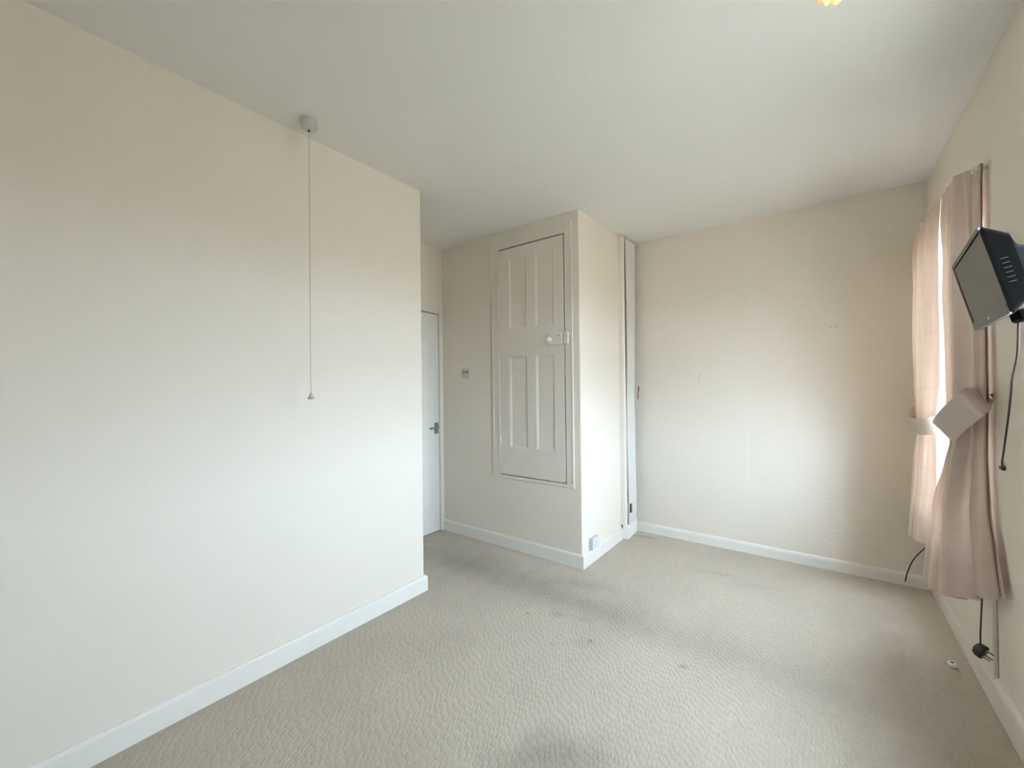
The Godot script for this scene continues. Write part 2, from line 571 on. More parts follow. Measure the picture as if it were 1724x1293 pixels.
# ==================================================================== shell
func build_shell() -> void:
	# floor with the fitted carpet
	var st := begin()
	st.set_smooth_group(-1)
	var f := [Vector3(-3.1, 0, -4.0), Vector3(0.9, 0, -4.0), Vector3(0.9, 0, 1.0), Vector3(-3.1, 0, 1.0)]
	for id: int in [0, 1, 2, 0, 2, 3]:
		st.set_uv(Vector2(f[id].x, f[id].z))
		st.set_uv2(Vector2((f[id].x + 3.1) / 4.0, (f[id].z + 4.0) / 5.0))
		st.add_vertex(f[id])
	for e in 4:
		var a: Vector3 = f[e]
		var b: Vector3 = f[(e + 1) % 4]
		st.set_uv2(Vector2.ZERO)
		face(st, a, b, b - Vector3(0, 0.12, 0), a - Vector3(0, 0.12, 0), (a + b) * 0.5 - Vector3(-1.1, 0, -1.5))
	quad(st, f[3] - Vector3(0, 0.12, 0), f[2] - Vector3(0, 0.12, 0), f[1] - Vector3(0, 0.12, 0), f[0] - Vector3(0, 0.12, 0))
	structure(commit(st, "floor", M.carpet), "worn beige loop pile carpet with grey traffic marks and painted shade")
	st = begin()
	box(st, Vector3(-3.1, H, -4.0), Vector3(0.9, H + 0.12, 1.0))
	structure(commit(st, "ceiling", M.ceiling), "plain white painted ceiling")
	# left wall, its free end softly rounded
	st = begin()
	var r := 0.006
	prism(st, PackedVector2Array([Vector2(-3.03, 1.0), Vector2(XL, 1.0), Vector2(XL, ZE + r), Vector2(XL - r * 0.3, ZE + r * 0.3), Vector2(XL - r, ZE), Vector2(-3.03, ZE)]), 0, H)
	structure(commit(st, "wall_left", M.wall), "long plain cream wall on the left, ending at the door recess")
	# wall of the recess with the opening for the room door
	st = begin()
	box(st, Vector3(-3.03, 2.067, -2.716), Vector3(XA, H, ZE))
	box(st, Vector3(-3.03, 0, ZB), Vector3(XA, H, -2.716))
	box(st, Vector3(-3.03, 0, -1.95), Vector3(XA, 2.067, ZE))
	box(st, Vector3(-3.06, 0, -2.716), Vector3(-3.03, 2.067, -1.95))
	structure(commit(st, "wall_recess", M.wall), "cream wall of the recess round the room door")
	# cupboard: front with an opening, and the side towards the window
	st = begin()
	box(st, Vector3(XA, 0, ZC - 0.09), Vector3(-2.203, H, ZC))
	box(st, Vector3(-2.203, 2.536, ZC - 0.09), Vector3(-1.553, H, ZC))
	box(st, Vector3(-2.203, 0, ZC - 0.09), Vector3(-1.553, 0.612, ZC))
	prism(st, PackedVector2Array([Vector2(-1.553, ZC - 0.09), Vector2(-1.553, ZC), Vector2(XC - 0.006, ZC), Vector2(XC - 0.0018, ZC - 0.0018), Vector2(XC, ZC - 0.006), Vector2(XC, ZB), Vector2(XC - 0.09, ZB), Vector2(XC - 0.09, ZC - 0.09)]), 0, H)
	structure(commit(st, "wall_closet", M.wall), "cream plastered front and side of the built-in cupboard")
	st = begin()
	box(st, Vector3(-3.03, 0, ZB - 0.15), Vector3(XR, H, ZB))
	var wb := commit(st, "wall_back", M.paper)
	structure(wb, "far wall hung with embossed wallpaper painted cream")
	# joints between the drops of wallpaper stand very slightly proud
	for x: float in [-0.474, -1.005]:
		st = begin()
		box(st, Vector3(x - 0.002, 0.09, ZB - 0.001), Vector3(x + 0.002, H if x > -1.0 else 2.0, ZB + 0.0009), 0.0008)
		commit(st, "wallpaper_seam", M.wall, wb)
	for p: Vector3 in [Vector3(0.062, 1.774, ZB), Vector3(0.096, 1.771, ZB)]:
		st = begin()
		lathe(st, PackedVector2Array([Vector2(0.0, 0.001), Vector2(0.0032, 0.001), Vector2(0.0038, -0.001)]), 10, Transform3D(Basis(Vector3.RIGHT, PI / 2), p))
		commit(st, "screw_hole", M.dark_hole, wb)
	st = begin()
	tube(st, smooth_path(PackedVector3Array([Vector3(-0.822, 1.473, ZB), Vector3(-0.829, 1.45, ZB), Vector3(-0.838, 1.405, ZB), Vector3(-0.841, 1.38, ZB)])), 0.0013, 6)
	commit(st, "scratch", paint(Color(0.66, 0.64, 0.60), 0.8), wb)
	# window wall with two openings
	st = begin()
	var zs := [ZB - 0.15, -3.54, -2.67, -1.98, -1.18, 1.0]
	for i in 5:
		if i % 2 == 0:
			box(st, Vector3(XR, 0, zs[i]), Vector3(XR + OUT, H, zs[i + 1]))
		else:
			box(st, Vector3(XR, 0, zs[i]), Vector3(XR + OUT, 0.60 if i == 1 else 0.85, zs[i + 1]))
			box(st, Vector3(XR, 2.20, zs[i]), Vector3(XR + OUT, H, zs[i + 1]))
	structure(commit(st, "wall_right", M.wall), "cream window wall on the right")
	st = begin()
	box(st, Vector3(-3.03, 0, ZR), Vector3(XR + OUT, H, 1.0))
	structure(commit(st, "wall_rear", M.wall), "cream wall behind the camera")
	# painted boarding under the window, flush with the skirting
	st = begin()
	box(st, Vector3(XR - 0.016, 0.095, ZB), Vector3(XR, 0.585, -2.572), 0.003)
	structure(commit(st, "trim_1", M.joinery), "painted apron board under the curtained window")
	# skirting
	var prof := PackedVector2Array([Vector2(0.0, 0.0), Vector2(0.018, 0.0), Vector2(0.018, 0.086), Vector2(0.0165, 0.093), Vector2(0.0125, 0.0985), Vector2(0.007, 0.1005), Vector2(0.0, 0.101)])
	st = begin()
	moulding(st, PackedVector2Array([Vector2(XL, ZR), Vector2(XL, ZE), Vector2(XA, ZE)]), prof, -1.0)
	structure(commit(st, "baseboard_left", M.trim), "glossy white skirting board along the long left wall")
	st = begin()
	moulding(st, PackedVector2Array([Vector2(XA, ZC), Vector2(XC, ZC), Vector2(XC, -3.497)]), prof, -1.0)
	structure(commit(st, "baseboard_closet", M.trim), "white skirting board round the built-in cupboard")
	var low := PackedVector2Array([Vector2(0.0, 0.0), Vector2(0.017, 0.0), Vector2(0.017, 0.062), Vector2(0.014, 0.073), Vector2(0.008, 0.081), Vector2(0.0, 0.084)])
	st = begin()
	moulding(st, PackedVector2Array([Vector2(-1.392, ZB), Vector2(XR, ZB)]), low, -1.0)
	structure(commit(st, "baseboard_back", M.trim), "white skirting board under the embossed wallpaper")
	var tall := PackedVector2Array([Vector2(0.0, 0.0), Vector2(0.018, 0.0), Vector2(0.018, 0.10), Vector2(0.015, 0.115), Vector2(0.009, 0.126), Vector2(0.0, 0.13)])
	st = begin()
	moulding(st, PackedVector2Array([Vector2(XR, ZB), Vector2(XR, ZR)]), tall, -1.0)
	structure(commit(st, "baseboard_right", M.trim), "white skirting board along the window wall")

func build_window(num: int, z0: float, z1: float, y0: float, y1: float) -> void:
	var w := Node3D.new()
	w.name = "window_%d" % num
	add_child(w)
	structure(w, "white framed window behind the pink curtains" if num == 1 else "white framed window nearer the camera")
	var x0 := XR + 0.035
	var x1 := XR + 0.095
	var st := begin()
	var t := 0.055
	box(st, Vector3(x0, y0, z0), Vector3(x1, y1, z0 + t), 0.006)
	box(st, Vector3(x0, y0, z1 - t), Vector3(x1, y1, z1), 0.006)
	box(st, Vector3(x0, y0, z0 + t), Vector3(x1, y0 + t, z1 - t), 0.006)
	box(st, Vector3(x0, y1 - t, z0 + t), Vector3(x1, y1, z1 - t), 0.006)
	commit(st, "window_frame", M.upvc, w)
	var zm := (z0 + z1) * 0.5
	st = begin()
	box(st, Vector3(x0 + 0.005, y0 + t, zm - 0.03), Vector3(x1 - 0.005, y1 - t, zm + 0.03), 0.006)
	commit(st, "mullion", M.upvc, w)
	for s: float in [-1.0, 1.0]:
		var a := z0 + t if s < 0 else zm + 0.03
		var b := zm - 0.03 if s < 0 else z1 - t
		st = begin()
		box(st, Vector3(x0 + 0.03, y0 + t, a), Vector3(x0 + 0.036, y1 - t, b))
		commit(st, "pane", M.glass, w)
	st = begin()
	box(st, Vector3(XR - 0.012, y0 - 0.022, z0 + 0.002), Vector3(x0, y0 + 0.004, z1 - 0.002), 0.006)
	commit(st, "window_sill", M.upvc, w)

# a flat panel with four bevels sunk into a face; the panel lies "deep" behind the surface
func sunk_panel(st: SurfaceTool, a: Vector2, b: Vector2, bevel: float, deep: float, to3: Callable) -> void:
	st.set_smooth_group(-1)
	var o := [Vector2(a.x, a.y), Vector2(b.x, a.y), Vector2(b.x, b.y), Vector2(a.x, b.y)]
	var i := [Vector2(a.x + bevel, a.y + bevel), Vector2(b.x - bevel, a.y + bevel), Vector2(b.x - bevel, b.y - bevel), Vector2(a.x + bevel, b.y - bevel)]
	var out: Vector3 = to3.call(Vector2.ZERO, 1.0) - to3.call(Vector2.ZERO, 0.0)
	for k in 4:
		var k1 := (k + 1) % 4
		face(st, to3.call(o[k], 0.0), to3.call(o[k1], 0.0), to3.call(i[k1], -deep), to3.call(i[k], -deep), out)
	face(st, to3.call(i[0], -deep), to3.call(i[1], -deep), to3.call(i[2], -deep), to3.call(i[3], -deep), out)

# a door leaf: its stiles and rails as one mesh around the holes for the panels, given as [x0, y0, x1, y1]
func leaf_face(st: SurfaceTool, a: Vector2, b: Vector2, holes: Array, to3: Callable, thick: float) -> void:
	st.set_smooth_group(-1)
	var out: Vector3 = to3.call(Vector2.ZERO, 1.0) - to3.call(Vector2.ZERO, 0.0)
	var xs := [a.x, b.x]
	var ys := [a.y, b.y]
	for q: Array in holes:
		for v: float in [q[0], q[2]]:
			if not xs.has(v):
				xs.append(v)
		for v: float in [q[1], q[3]]:
			if not ys.has(v):
				ys.append(v)
	xs.sort()
	ys.sort()
	for i in xs.size() - 1:
		for j in ys.size() - 1:
			var c := Vector2((xs[i] + xs[i + 1]) * 0.5, (ys[j] + ys[j + 1]) * 0.5)
			var hole := false
			for q: Array in holes:
				hole = hole or (c.x > q[0] and c.x < q[2] and c.y > q[1] and c.y < q[3])
			if not hole:
				face(st, to3.call(Vector2(xs[i], ys[j]), 0.0), to3.call(Vector2(xs[i + 1], ys[j]), 0.0), to3.call(Vector2(xs[i + 1], ys[j + 1]), 0.0), to3.call(Vector2(xs[i], ys[j + 1]), 0.0), out)
	var o := [a, Vector2(b.x, a.y), b, Vector2(a.x, b.y)]
	var mid := (a + b) * 0.5
	for k in 4:
		var p: Vector2 = o[k]
		var q: Vector2 = o[(k + 1) % 4]
		var e := (p + q) * 0.5 - mid
		var n: Vector3 = to3.call(e, 0.0) - to3.call(Vector2.ZERO, 0.0)
		face(st, to3.call(p, 0.0), to3.call(q, 0.0), to3.call(q, -thick), to3.call(p, -thick), n)
	face(st, to3.call(o[0], -thick), to3.call(o[1], -thick), to3.call(o[2], -thick), to3.call(o[3], -thick), -out)

# ==================================================================== doors
func build_room_door() -> void:
	var d := Node3D.new()
	d.name = "door_1"
	add_child(d)
	structure(d, "white panelled room door in the recess behind the left wall")
	var st := begin()
	# architrave: right, top, left
	box(st, Vector3(XA - 0.02, 0, -2.757), Vector3(XA + 0.012, 2.142, -2.711), 0.004)
	box(st, Vector3(XA - 0.02, 2.062, -2.711), Vector3(XA + 0.012, 2.142, -1.955), 0.004)
	box(st, Vector3(XA - 0.02, 0, -1.955), Vector3(XA + 0.012, 2.142, -1.885), 0.004)
	commit(st, "door_frame", M.door, d)
	# leaf: u runs along +z from its right edge
	var to3 := func(p: Vector2, o: float) -> Vector3: return Vector3(XA - 0.002 + o, p.y, p.x)
	var holes := [[-2.60, 1.12, -2.385, 1.82], [-2.28, 1.12, -2.065, 1.82], [-2.60, 0.24, -2.385, 0.90], [-2.28, 0.24, -2.065, 0.90]]
	st = begin()
	leaf_face(st, Vector2(-2.706, 0.008), Vector2(-1.96, 2.056), holes, to3, 0.04)
	var leaf := commit(st, "door_leaf", M.door, d)
	for q: Array in holes:
		st = begin()
		sunk_panel(st, Vector2(q[0], q[1]), Vector2(q[2], q[3]), 0.022, 0.006, to3)
		commit(st, "panel", M.door, leaf)
	# lever handle on its narrow back plate
	st = begin()
	box(st, Vector3(XA - 0.003, 0.925, -2.695), Vector3(XA + 0.005, 1.030, -2.647), 0.003)
	var hp := commit(st, "handle", M.metal, d)
	hp.set_meta("label", "brushed metal lever handle on a back plate")
	st = begin()
	tube(st, smooth_path(PackedVector3Array([Vector3(XA + 0.004, 0.985, -2.672), Vector3(XA + 0.028, 0.985, -2.672), Vector3(XA + 0.040, 0.985, -2.655), Vector3(XA + 0.042, 0.984, -2.62), Vector3(XA + 0.040, 0.982, -2.565)])), 0.009, 10)
	lathe(st, PackedVector2Array([Vector2(0, 0.012), Vector2(0.014, 0.012), Vector2(0.015, 0.0)]), 14, Transform3D(Basis(Vector3.FORWARD, PI / 2), Vector3(XA + 0.005, 0.985, -2.672)))
	commit(st, "lever", M.metal, hp)

func build_cupboard_door() -> void:
	var d := Node3D.new()
	d.name = "door_2"
	add_child(d)
	structure(d, "tall cream four panel cupboard door set above the floor")
	# surround
	var st := begin()
	var z := ZC
	var p := 0.011
	box(st, Vector3(-2.281, 0.612, z - 0.002), Vector3(-2.268, 2.614, z + p + 0.001), 0.002)
	box(st, Vector3(-2.268, 0.612, z - 0.002), Vector3(-2.222, 2.614, z + p - 0.003), 0.001)
	box(st, Vector3(-2.222, 0.612, z - 0.002), Vector3(-2.199, 2.540, z + p + 0.002), 0.003)
	box(st, Vector3(-2.222, 2.536, z - 0.002), Vector3(-1.556, 2.614, z + p - 0.003), 0.0008)
	box(st, Vector3(-1.556, 0.612, z - 0.002), Vector3(-1.507, 2.614, z + p - 0.003), 0.0008)
	box(st, Vector3(-1.507, 0.60, z - 0.002), Vector3(-1.492, 2.614, z + p + 0.0005), 0.002)
	commit(st, "door_frame", M.joinery, d)
	st = begin()
	box(st, Vector3(-2.283, 0.588, z - 0.09), Vector3(-1.489, 0.613, z + 0.016), 0.003)
	commit(st, "sill", M.joinery, d)
	# leaf with four sunk panels
	var to3 := func(q: Vector2, o: float) -> Vector3: return Vector3(q.x, q.y, ZC + 0.009 + o)
	var holes := [[-2.092, 1.844, -1.913, 2.446], [-1.826, 1.844, -1.655, 2.446], [-2.092, 0.850, -1.913, 1.612], [-1.826, 0.850, -1.655, 1.612]]
	st = begin()
	leaf_face(st, Vector2(-2.196, 0.6215), Vector2(-1.565, 2.524), holes, to3, 0.035)
	var leaf := commit(st, "door_leaf", M.joinery, d)
	for q: Array in holes:
		st = begin()
		sunk_panel(st, Vector2(q[0], q[1]), Vector2(q[2], q[3]), 0.017, 0.011, to3)
		commit(st, "panel", M.joinery, leaf)
	# the dark inside of the cupboard behind the gap
	# hinges
	for y: float in [2.30, 0.905]:
		st = begin()
		box(st, Vector3(-2.199, y - 0.042, z + 0.004), Vector3(-2.186, y + 0.042, z + 0.0125), 0.002)
		tube(st, PackedVector3Array([Vector3(-2.1965, y - 0.040, z + 0.016), Vector3(-2.1965, y + 0.040, z + 0.016)]), 0.0055, 10)
		commit(st, "hinge", M.joinery, d)
	# rim latch, painted over, its knob, and the keep on the surround
	st = begin()
	box(st, Vector3(-1.700, 1.678, z + 0.008), Vector3(-1.574, 1.776, z + 0.023), 0.005)
	var la := commit(st, "latch", M.joinery, d)
	st = begin()
	var face_on := Basis(Vector3.RIGHT, PI / 2)
	lathe(st, PackedVector2Array([Vector2(0.0, 0.048), Vector2(0.012, 0.0475), Vector2(0.021, 0.043), Vector2(0.0245, 0.035), Vector2(0.0215, 0.026), Vector2(0.012, 0.019), Vector2(0.0105, 0.006), Vector2(0.016, 0.0)]), 24, Transform3D(face_on, Vector3(-1.678, 1.722, z + 0.022)))
	commit(st, "knob", M.joinery, la)
	st = begin()
	lathe(st, PackedVector2Array([Vector2(0.0, 0.0008), Vector2(0.0045, 0.0008), Vector2(0.005, -0.001)]), 12, Transform3D(face_on, Vector3(-1.607, 1.752, z + 0.0232)))
	commit(st, "screw_hole", M.dark_hole, la)
	st = begin()
	box(st, Vector3(-1.562, 1.682, z + 0.006), Vector3(-1.522, 1.776, z + 0.026), 0.005)
	commit(st, "latch_keep", M.joinery, d)

# ==================================================================== damaged boxing in the corner
func build_corner_boxing() -> void:
	var o := thing("corner_boxing", "tall loose white board boxing in a pipe in the corner beside the cupboard", "pipe boxing", Vector3(-1.40, 0, -3.65))
	var at := o.position
	# narrow return fixed to the cupboard side
	var st := begin()
	prism(st, PackedVector2Array([Vector2(XC, -3.492) - Vector2(at.x, at.z), Vector2(-1.396, -3.500) - Vector2(at.x, at.z), Vector2(-1.384, -3.513) - Vector2(at.x, at.z), Vector2(-1.384, -3.522) - Vector2(at.x, at.z), Vector2(XC, -3.522) - Vector2(at.x, at.z)]), 0.125, H - 0.002)
	commit(st, "side_board", M.wall, o)
	# the cover board: its two edges by height (y, z of the left edge, z of the right edge), bowed and ragged
	var e := [[2.672, -3.531, -3.742], [2.60, -3.532, -3.744], [2.40, -3.535, -3.741], [2.15, -3.536, -3.733], [1.95, -3.536, -3.736], [1.80, -3.536, -3.722], [1.70, -3.537, -3.718], [1.55, -3.539, -3.716], [1.40, -3.537, -3.708], [1.30, -3.536, -3.703], [1.20, -3.529, -3.700], [1.05, -3.533, -3.713], [0.90, -3.528, -3.714], [0.75, -3.537, -3.712], [0.60, -3.541, -3.716], [0.45, -3.545, -3.722], [0.33, -3.545, -3.724], [0.235, -3.545, -3.726], [0.215, -3.545, -3.722], [0.205, -3.545, -3.712], [0.125, -3.545, -3.706]]
	st = begin()
	st.set_smooth_group(-1)
	var rng := RandomNumberGenerator.new()
	rng.seed = 12
	var th := 0.009
	var pts := []
	for i in e.size() * 3 - 2:
		var k := floori(i / 3.0)
		var f := (i % 3) / 3.0
		var a: Array = e[k]
		var b: Array = e[mini(k + 1, e.size() - 1)]
		var y := lerpf(a[0], b[0], f)
		var jag := rng.randf_range(-0.0022, 0.0022)
		var zl := lerpf(a[1], b[1], f) - 0.005 + rng.randf_range(-0.0008, 0.0008)
		var zr := lerpf(a[2], b[2], f) + jag
		var xl := -1.377 - 0.004 * sin(y * 2.4)
		var xr := -1.372 - 0.003 * sin(y * 1.7)
		pts.append([Vector3(xl, y, zl) - at, Vector3(xr, y, zr) - at, Vector3(xl - th, y, zl) - at, Vector3(xr - th, y, zr) - at])
	for i in pts.size() - 1:
		var a: Array = pts[i]
		var b: Array = pts[i + 1]
		if a[0].y < 0.33 and a[0].y > 0.215:
			# the lower left part is broken away round a hole
			var c := [a[0].lerp(a[1], 0.42), b[0].lerp(b[1], 0.42), a[2].lerp(a[3], 0.42), b[2].lerp(b[3], 0.42)]
			face(st, c[0], a[1], b[1], c[1], Vector3.RIGHT)
			face(st, c[2], a[3], b[3], c[3], Vector3.LEFT)
			face(st, c[0], c[1], c[3], c[2], Vector3.BACK)
		else:
			face(st, a[0], a[1], b[1], b[0], Vector3.RIGHT)
			face(st, a[2], a[3], b[3], b[2], Vector3.LEFT)
			face(st, a[0], a[2], b[2], b[0], Vector3.BACK)
		face(st, a[1], a[3], b[3], b[1], Vector3.FORWARD)
	var first: Array = pts[0]
	face(st, first[0], first[1], first[3], first[2], Vector3.UP)
	var cover := commit(st, "cover_board", M.board, o)
	cover.set_meta("label", "bowed cover board with a ragged right edge")
	# foot: a wider plinth block standing on the carpet
	st = begin()
	prism(st, PackedVector2Array([Vector2(XC + 0.019, -3.500) - Vector2(at.x, at.z), Vector2(-1.385, -3.512) - Vector2(at.x, at.z), Vector2(-1.377, -3.535) - Vector2(at.x, at.z), Vector2(-1.388, -3.765) - Vector2(at.x, at.z), Vector2(XC + 0.019, -3.765) - Vector2(at.x, at.z)]), 0.0, 0.125)
	commit(st, "plinth_block", M.trim, o)
	# what the hole and the crack show: pipes before a sheet painted dark for the shade inside
	for q: Array in [[-1.408, -3.575, 0.0095, "plastic"], [-1.404, -3.606, 0.008, "plastic"]]:
		st = begin()
		tube(st, PackedVector3Array([Vector3(q[0], 0.126, q[1]) - at, Vector3(q[0] + 0.004, 0.36, q[1]) - at, Vector3(q[0], 2.66, q[1] - 0.02) - at]), q[2], 12)
		commit(st, "pipe", M[q[3]], o)
	st = begin()
	box(st, Vector3(-1.4345, 0.125, -3.74) - at, Vector3(-1.424, 2.66, -3.53) - at, 0.001)
	commit(st, "painted_void", M.dark_hole, o)
	# torn plaster beside the board
	st = begin()
	box(st, Vector3(-1.374, 1.300, ZB) - at, Vector3(-1.362, 1.352, ZB + 0.004) - at, 0.002)
	box(st, Vector3(-1.378, 1.23, ZB) - at, Vector3(-1.370, 1.300, ZB + 0.003) - at, 0.001)
	commit(st, "bare_brick", M.brick, o)
	st = begin()
	var flake := [Vector3(-1.372, 0.575, ZB + 0.001), Vector3(-1.338, 0.545, ZB + 0.006), Vector3(-1.335, 0.51, ZB + 0.005), Vector3(-1.347, 0.475, ZB + 0.002), Vector3(-1.372, 0.455, ZB + 0.001)]
	for k in range(1, 4):
		st.set_smooth_group(-1)
		face(st, flake[0] - at, flake[k] - at, flake[k + 1] - at, flake[k + 1] - at, Vector3.BACK)
		face(st, flake[0] - at + Vector3(0, 0, -0.001), flake[k] - at + Vector3(0, 0, -0.0015), flake[k + 1] - at + Vector3(0, 0, -0.0015), flake[k + 1] - at + Vector3(0, 0, -0.0015), Vector3.FORWARD)
	commit(st, "paper_flake", M.wall, o)

# ==================================================================== curtains
func curtain_mesh(left: Array, right: Array, depth: Array, hem: Callable, top: float, folds: float, phase: float, amps: Array, to_wall: float, cols := 120, nrows := 70) -> SurfaceTool:
	var rows := []
	var us := PackedFloat32Array()
	var vs := PackedFloat32Array()
	for k in cols + 1:
		us.append(1.15 * k / cols)
	for i in nrows + 1:
		var v := float(i) / nrows
		var row := PackedVector3Array()
		for k in cols + 1:
			var s := float(k) / cols
			var y: float = lerpf(top, hem.call(s), v)
			var zl := at_height(left, y)
			var zr := at_height(right, y)
			var amp := at_height(amps, y) * (1.0 if to_wall > 0.0 else 1.0 - 0.75 * smoothstep(0.82, 1.0, s))
			var w := TAU * folds * s + phase + 0.5 * sin(TAU * s * 1.7 + phase) + 0.25 * sin(y * 2.1 + s * 9.0)
			var wave := sin(w)
			wave = signf(wave) * pow(absf(wave), 0.75)
			var w2 := w * 2.63 + 1.3 * sin(y * 1.3 + phase)
			var x := at_height(depth, y) + amp * wave + 0.26 * amp * sin(w2)
			var z := lerpf(zl, zr, s) + (0.35 * amp * cos(w) + 0.2 * amp * cos(w2)) * sin(PI * s)
			# the side that hangs by the wall turns back towards it, still in folds
			var e := s if to_wall < 0.0 else 1.0 - s
			var back := clampf(1.0 - e / (0.10 if to_wall < 0.0 else 0.30), 0.0, 1.0)
			back = back * back * (3.0 - 2.0 * back)
			x = lerpf(x, XR - (0.014 if to_wall < 0.0 else 0.020), back)
			if to_wall < 0.0:
				z = lerpf(z, -3.60, back)
			else:
				var f := smoothstep(0.0, 1.0, back) * (1.0 - 0.6 * smoothstep(0.93, 1.0, s))
				z += f * amp * (0.55 * sin(TAU * s * 9.0 + 0.6 * sin(y * 1.7)) + 0.25 * sin(TAU * s * 15.0 + y))
			if y > top - 0.10:
				y += 0.004 * sin(w * 1.0 + 1.0) * (1.0 - (top - y) / 0.10)
			row.append(Vector3(x, y, z))
		rows.append(row)
		vs.append((top - 0.43) * v)
	var st := begin()
	cloth(st, rows, us, vs)
	return st

func build_curtains() -> void:
	# rail
	var rail := thing("curtain_rail", "white curtain rail at the head of the pink curtains", "curtain rail", Vector3(0.536, 2.262, -3.0))
	var st := begin()
	box(st, Vector3(-0.009, -0.011, -0.60), Vector3(0.009, 0.011, 0.425), 0.004)
	commit(st, "track", M.plastic, rail)
	for z: float in [-0.5, -0.05, 0.40]:
		st = begin()
		box(st, Vector3(0.006, -0.008, z - 0.012), Vector3(XR - 0.536, 0.012, z + 0.012), 0.003)
		commit(st, "bracket", M.plastic, rail)
	st = begin()
	box(st, Vector3(-0.008, -0.012, 0.425), Vector3(0.010, 0.012, 0.436), 0.004)
	commit(st, "end_stop", M.plastic, rail)
	for k in 3:
		st = begin()
		tube(st, smooth_path(PackedVector3Array([Vector3(0.0, -0.010, 0.385 + k * 0.018), Vector3(0.004, -0.022, 0.385 + k * 0.018), Vector3(-0.004, -0.036, 0.387 + k * 0.018), Vector3(-0.010, -0.028, 0.389 + k * 0.018)])), 0.0022, 6)
		commit(st, "hook", M.plastic, rail)
	# far curtain
	var lf := [[2.28, -3.60], [2.10, -3.53], [1.93, -3.47], [1.72, -3.49], [1.52, -3.55], [1.37, -3.58], [1.19, -3.575], [1.06, -3.545], [0.85, -3.575], [0.42, -3.60]]
	var rf := [[2.28, -2.93], [2.09, -2.962], [1.97, -2.97], [1.61, -3.01], [1.36, -3.07], [1.27, -3.13], [1.16, -3.20], [1.05, -3.21], [0.92, -3.14], [0.76, -3.12], [0.5, -3.18]]
	var df := [[2.28, 0.492], [2.0, 0.49], [1.2, 0.50], [1.1, 0.505], [0.9, 0.49], [0.4, 0.47]]
	var af := [[2.28, 0.014], [2.12, 0.030], [1.7, 0.042], [1.15, 0.034], [1.05, 0.034], [0.42, 0.046]]
	var far := curtain_mesh(lf, rf, df, func(s: float) -> float: return lerpf(0.415, 0.46, s), 2.285, 4.5, 0.6, af, -1.0)
	tag(commit(far, "curtain", M.curtain), "pink beige curtain nearest the far corner, tied back and glowing with daylight", "curtain").set_meta("group", "pair of tied back window curtains")
	# near curtain
	var ln := [[2.27, -2.885], [2.06, -2.873], [1.94, -2.85], [1.78, -2.868], [1.60, -2.84], [1.37, -2.83], [1.26, -2.79], [1.16, -2.70], [1.09, -2.67], [0.98, -2.745], [0.78, -2.89], [0.55, -2.99], [0.34, -3.02]]
	var rn := [[2.27, -2.55], [2.2, -2.57], [2.03, -2.58], [1.56, -2.54], [1.32, -2.54], [1.06, -2.57], [0.82, -2.54], [0.65, -2.46], [0.52, -2.40]]
	var dn := [[2.27, 0.500], [2.0, 0.508], [1.4, 0.508], [1.2, 0.500], [1.0, 0.49], [0.7, 0.475], [0.35, 0.462]]
	var an := [[2.27, 0.014], [2.12, 0.024], [1.7, 0.028], [1.3, 0.026], [1.1, 0.026], [0.8, 0.036], [0.35, 0.044]]
	var near := curtain_mesh(ln, rn, dn, func(s: float) -> float: return lerpf(0.335, 0.53, s * s), 2.275, 5.0, 2.4, an, 1.0)
	tag(commit(near, "curtain", M.curtain), "pink beige curtain beside the television, gathered by a wide tieback", "curtain").set_meta("group", "pair of tied back window curtains")
	# tiebacks: bands round the bunched cloth, given by centre line and half width vectors
	var t1 := band([Vector3(0.568, 1.235, -3.585), Vector3(0.53, 1.205, -3.595), Vector3(0.475, 1.16, -3.57), Vector3(0.435, 1.125, -3.46), Vector3(0.428, 1.108, -3.34), Vector3(0.445, 1.112, -3.22), Vector3(0.49, 1.125, -3.155), Vector3(0.535, 1.145, -3.17), Vector3(0.56, 1.17, -3.28), Vector3(0.566, 1.21, -3.45)],
		Vector3(-0.012, 0.046, 0.0), 0.002)
	tag(commit(t1, "curtain_tieback", M.tieback), "loose pale band looped round the curtain in the far corner", "tieback").set_meta("group", "curtain tiebacks")
	var t2 := band([Vector3(0.566, 1.302, -2.60), Vector3(0.545, 1.300, -2.565), Vector3(0.515, 1.290, -2.50), Vector3(0.482, 1.268, -2.44), Vector3(0.452, 1.215, -2.50), Vector3(0.436, 1.160, -2.59), Vector3(0.440, 1.125, -2.66), Vector3(0.480, 1.125, -2.71), Vector3(0.535, 1.18, -2.70), Vector3(0.562, 1.26, -2.64)],
		Vector3(-0.030, 0.044, -0.022), 0.002)
	tag(commit(t2, "curtain_tieback", M.tieback), "wide slanting fabric band holding the curtain beside the television", "tieback").set_meta("group", "curtain tiebacks")
	for q: Array in [[Vector3(XR, 1.305, -2.585), "small hook on the window wall holding the wide slanting tieback"], [Vector3(XR, 1.24, -3.61), "small hook in the far corner holding the loose tieback"]]:
		st = begin()
		var b: Vector3 = q[0]
		lathe(st, PackedVector2Array([Vector2(0, 0.006), Vector2(0.010, 0.006), Vector2(0.012, 0.0)]), 14, Transform3D(Basis(Vector3.BACK, PI / 2), b))
		tube(st, smooth_path(PackedVector3Array([b, b + Vector3(-0.022, 0, 0), b + Vector3(-0.030, 0.006, 0), b + Vector3(-0.030, 0.016, 0)])), 0.003, 8)
		tag(commit(st, "tieback_hook", M.brass), q[1], "hook").set_meta("group", "tieback hooks")

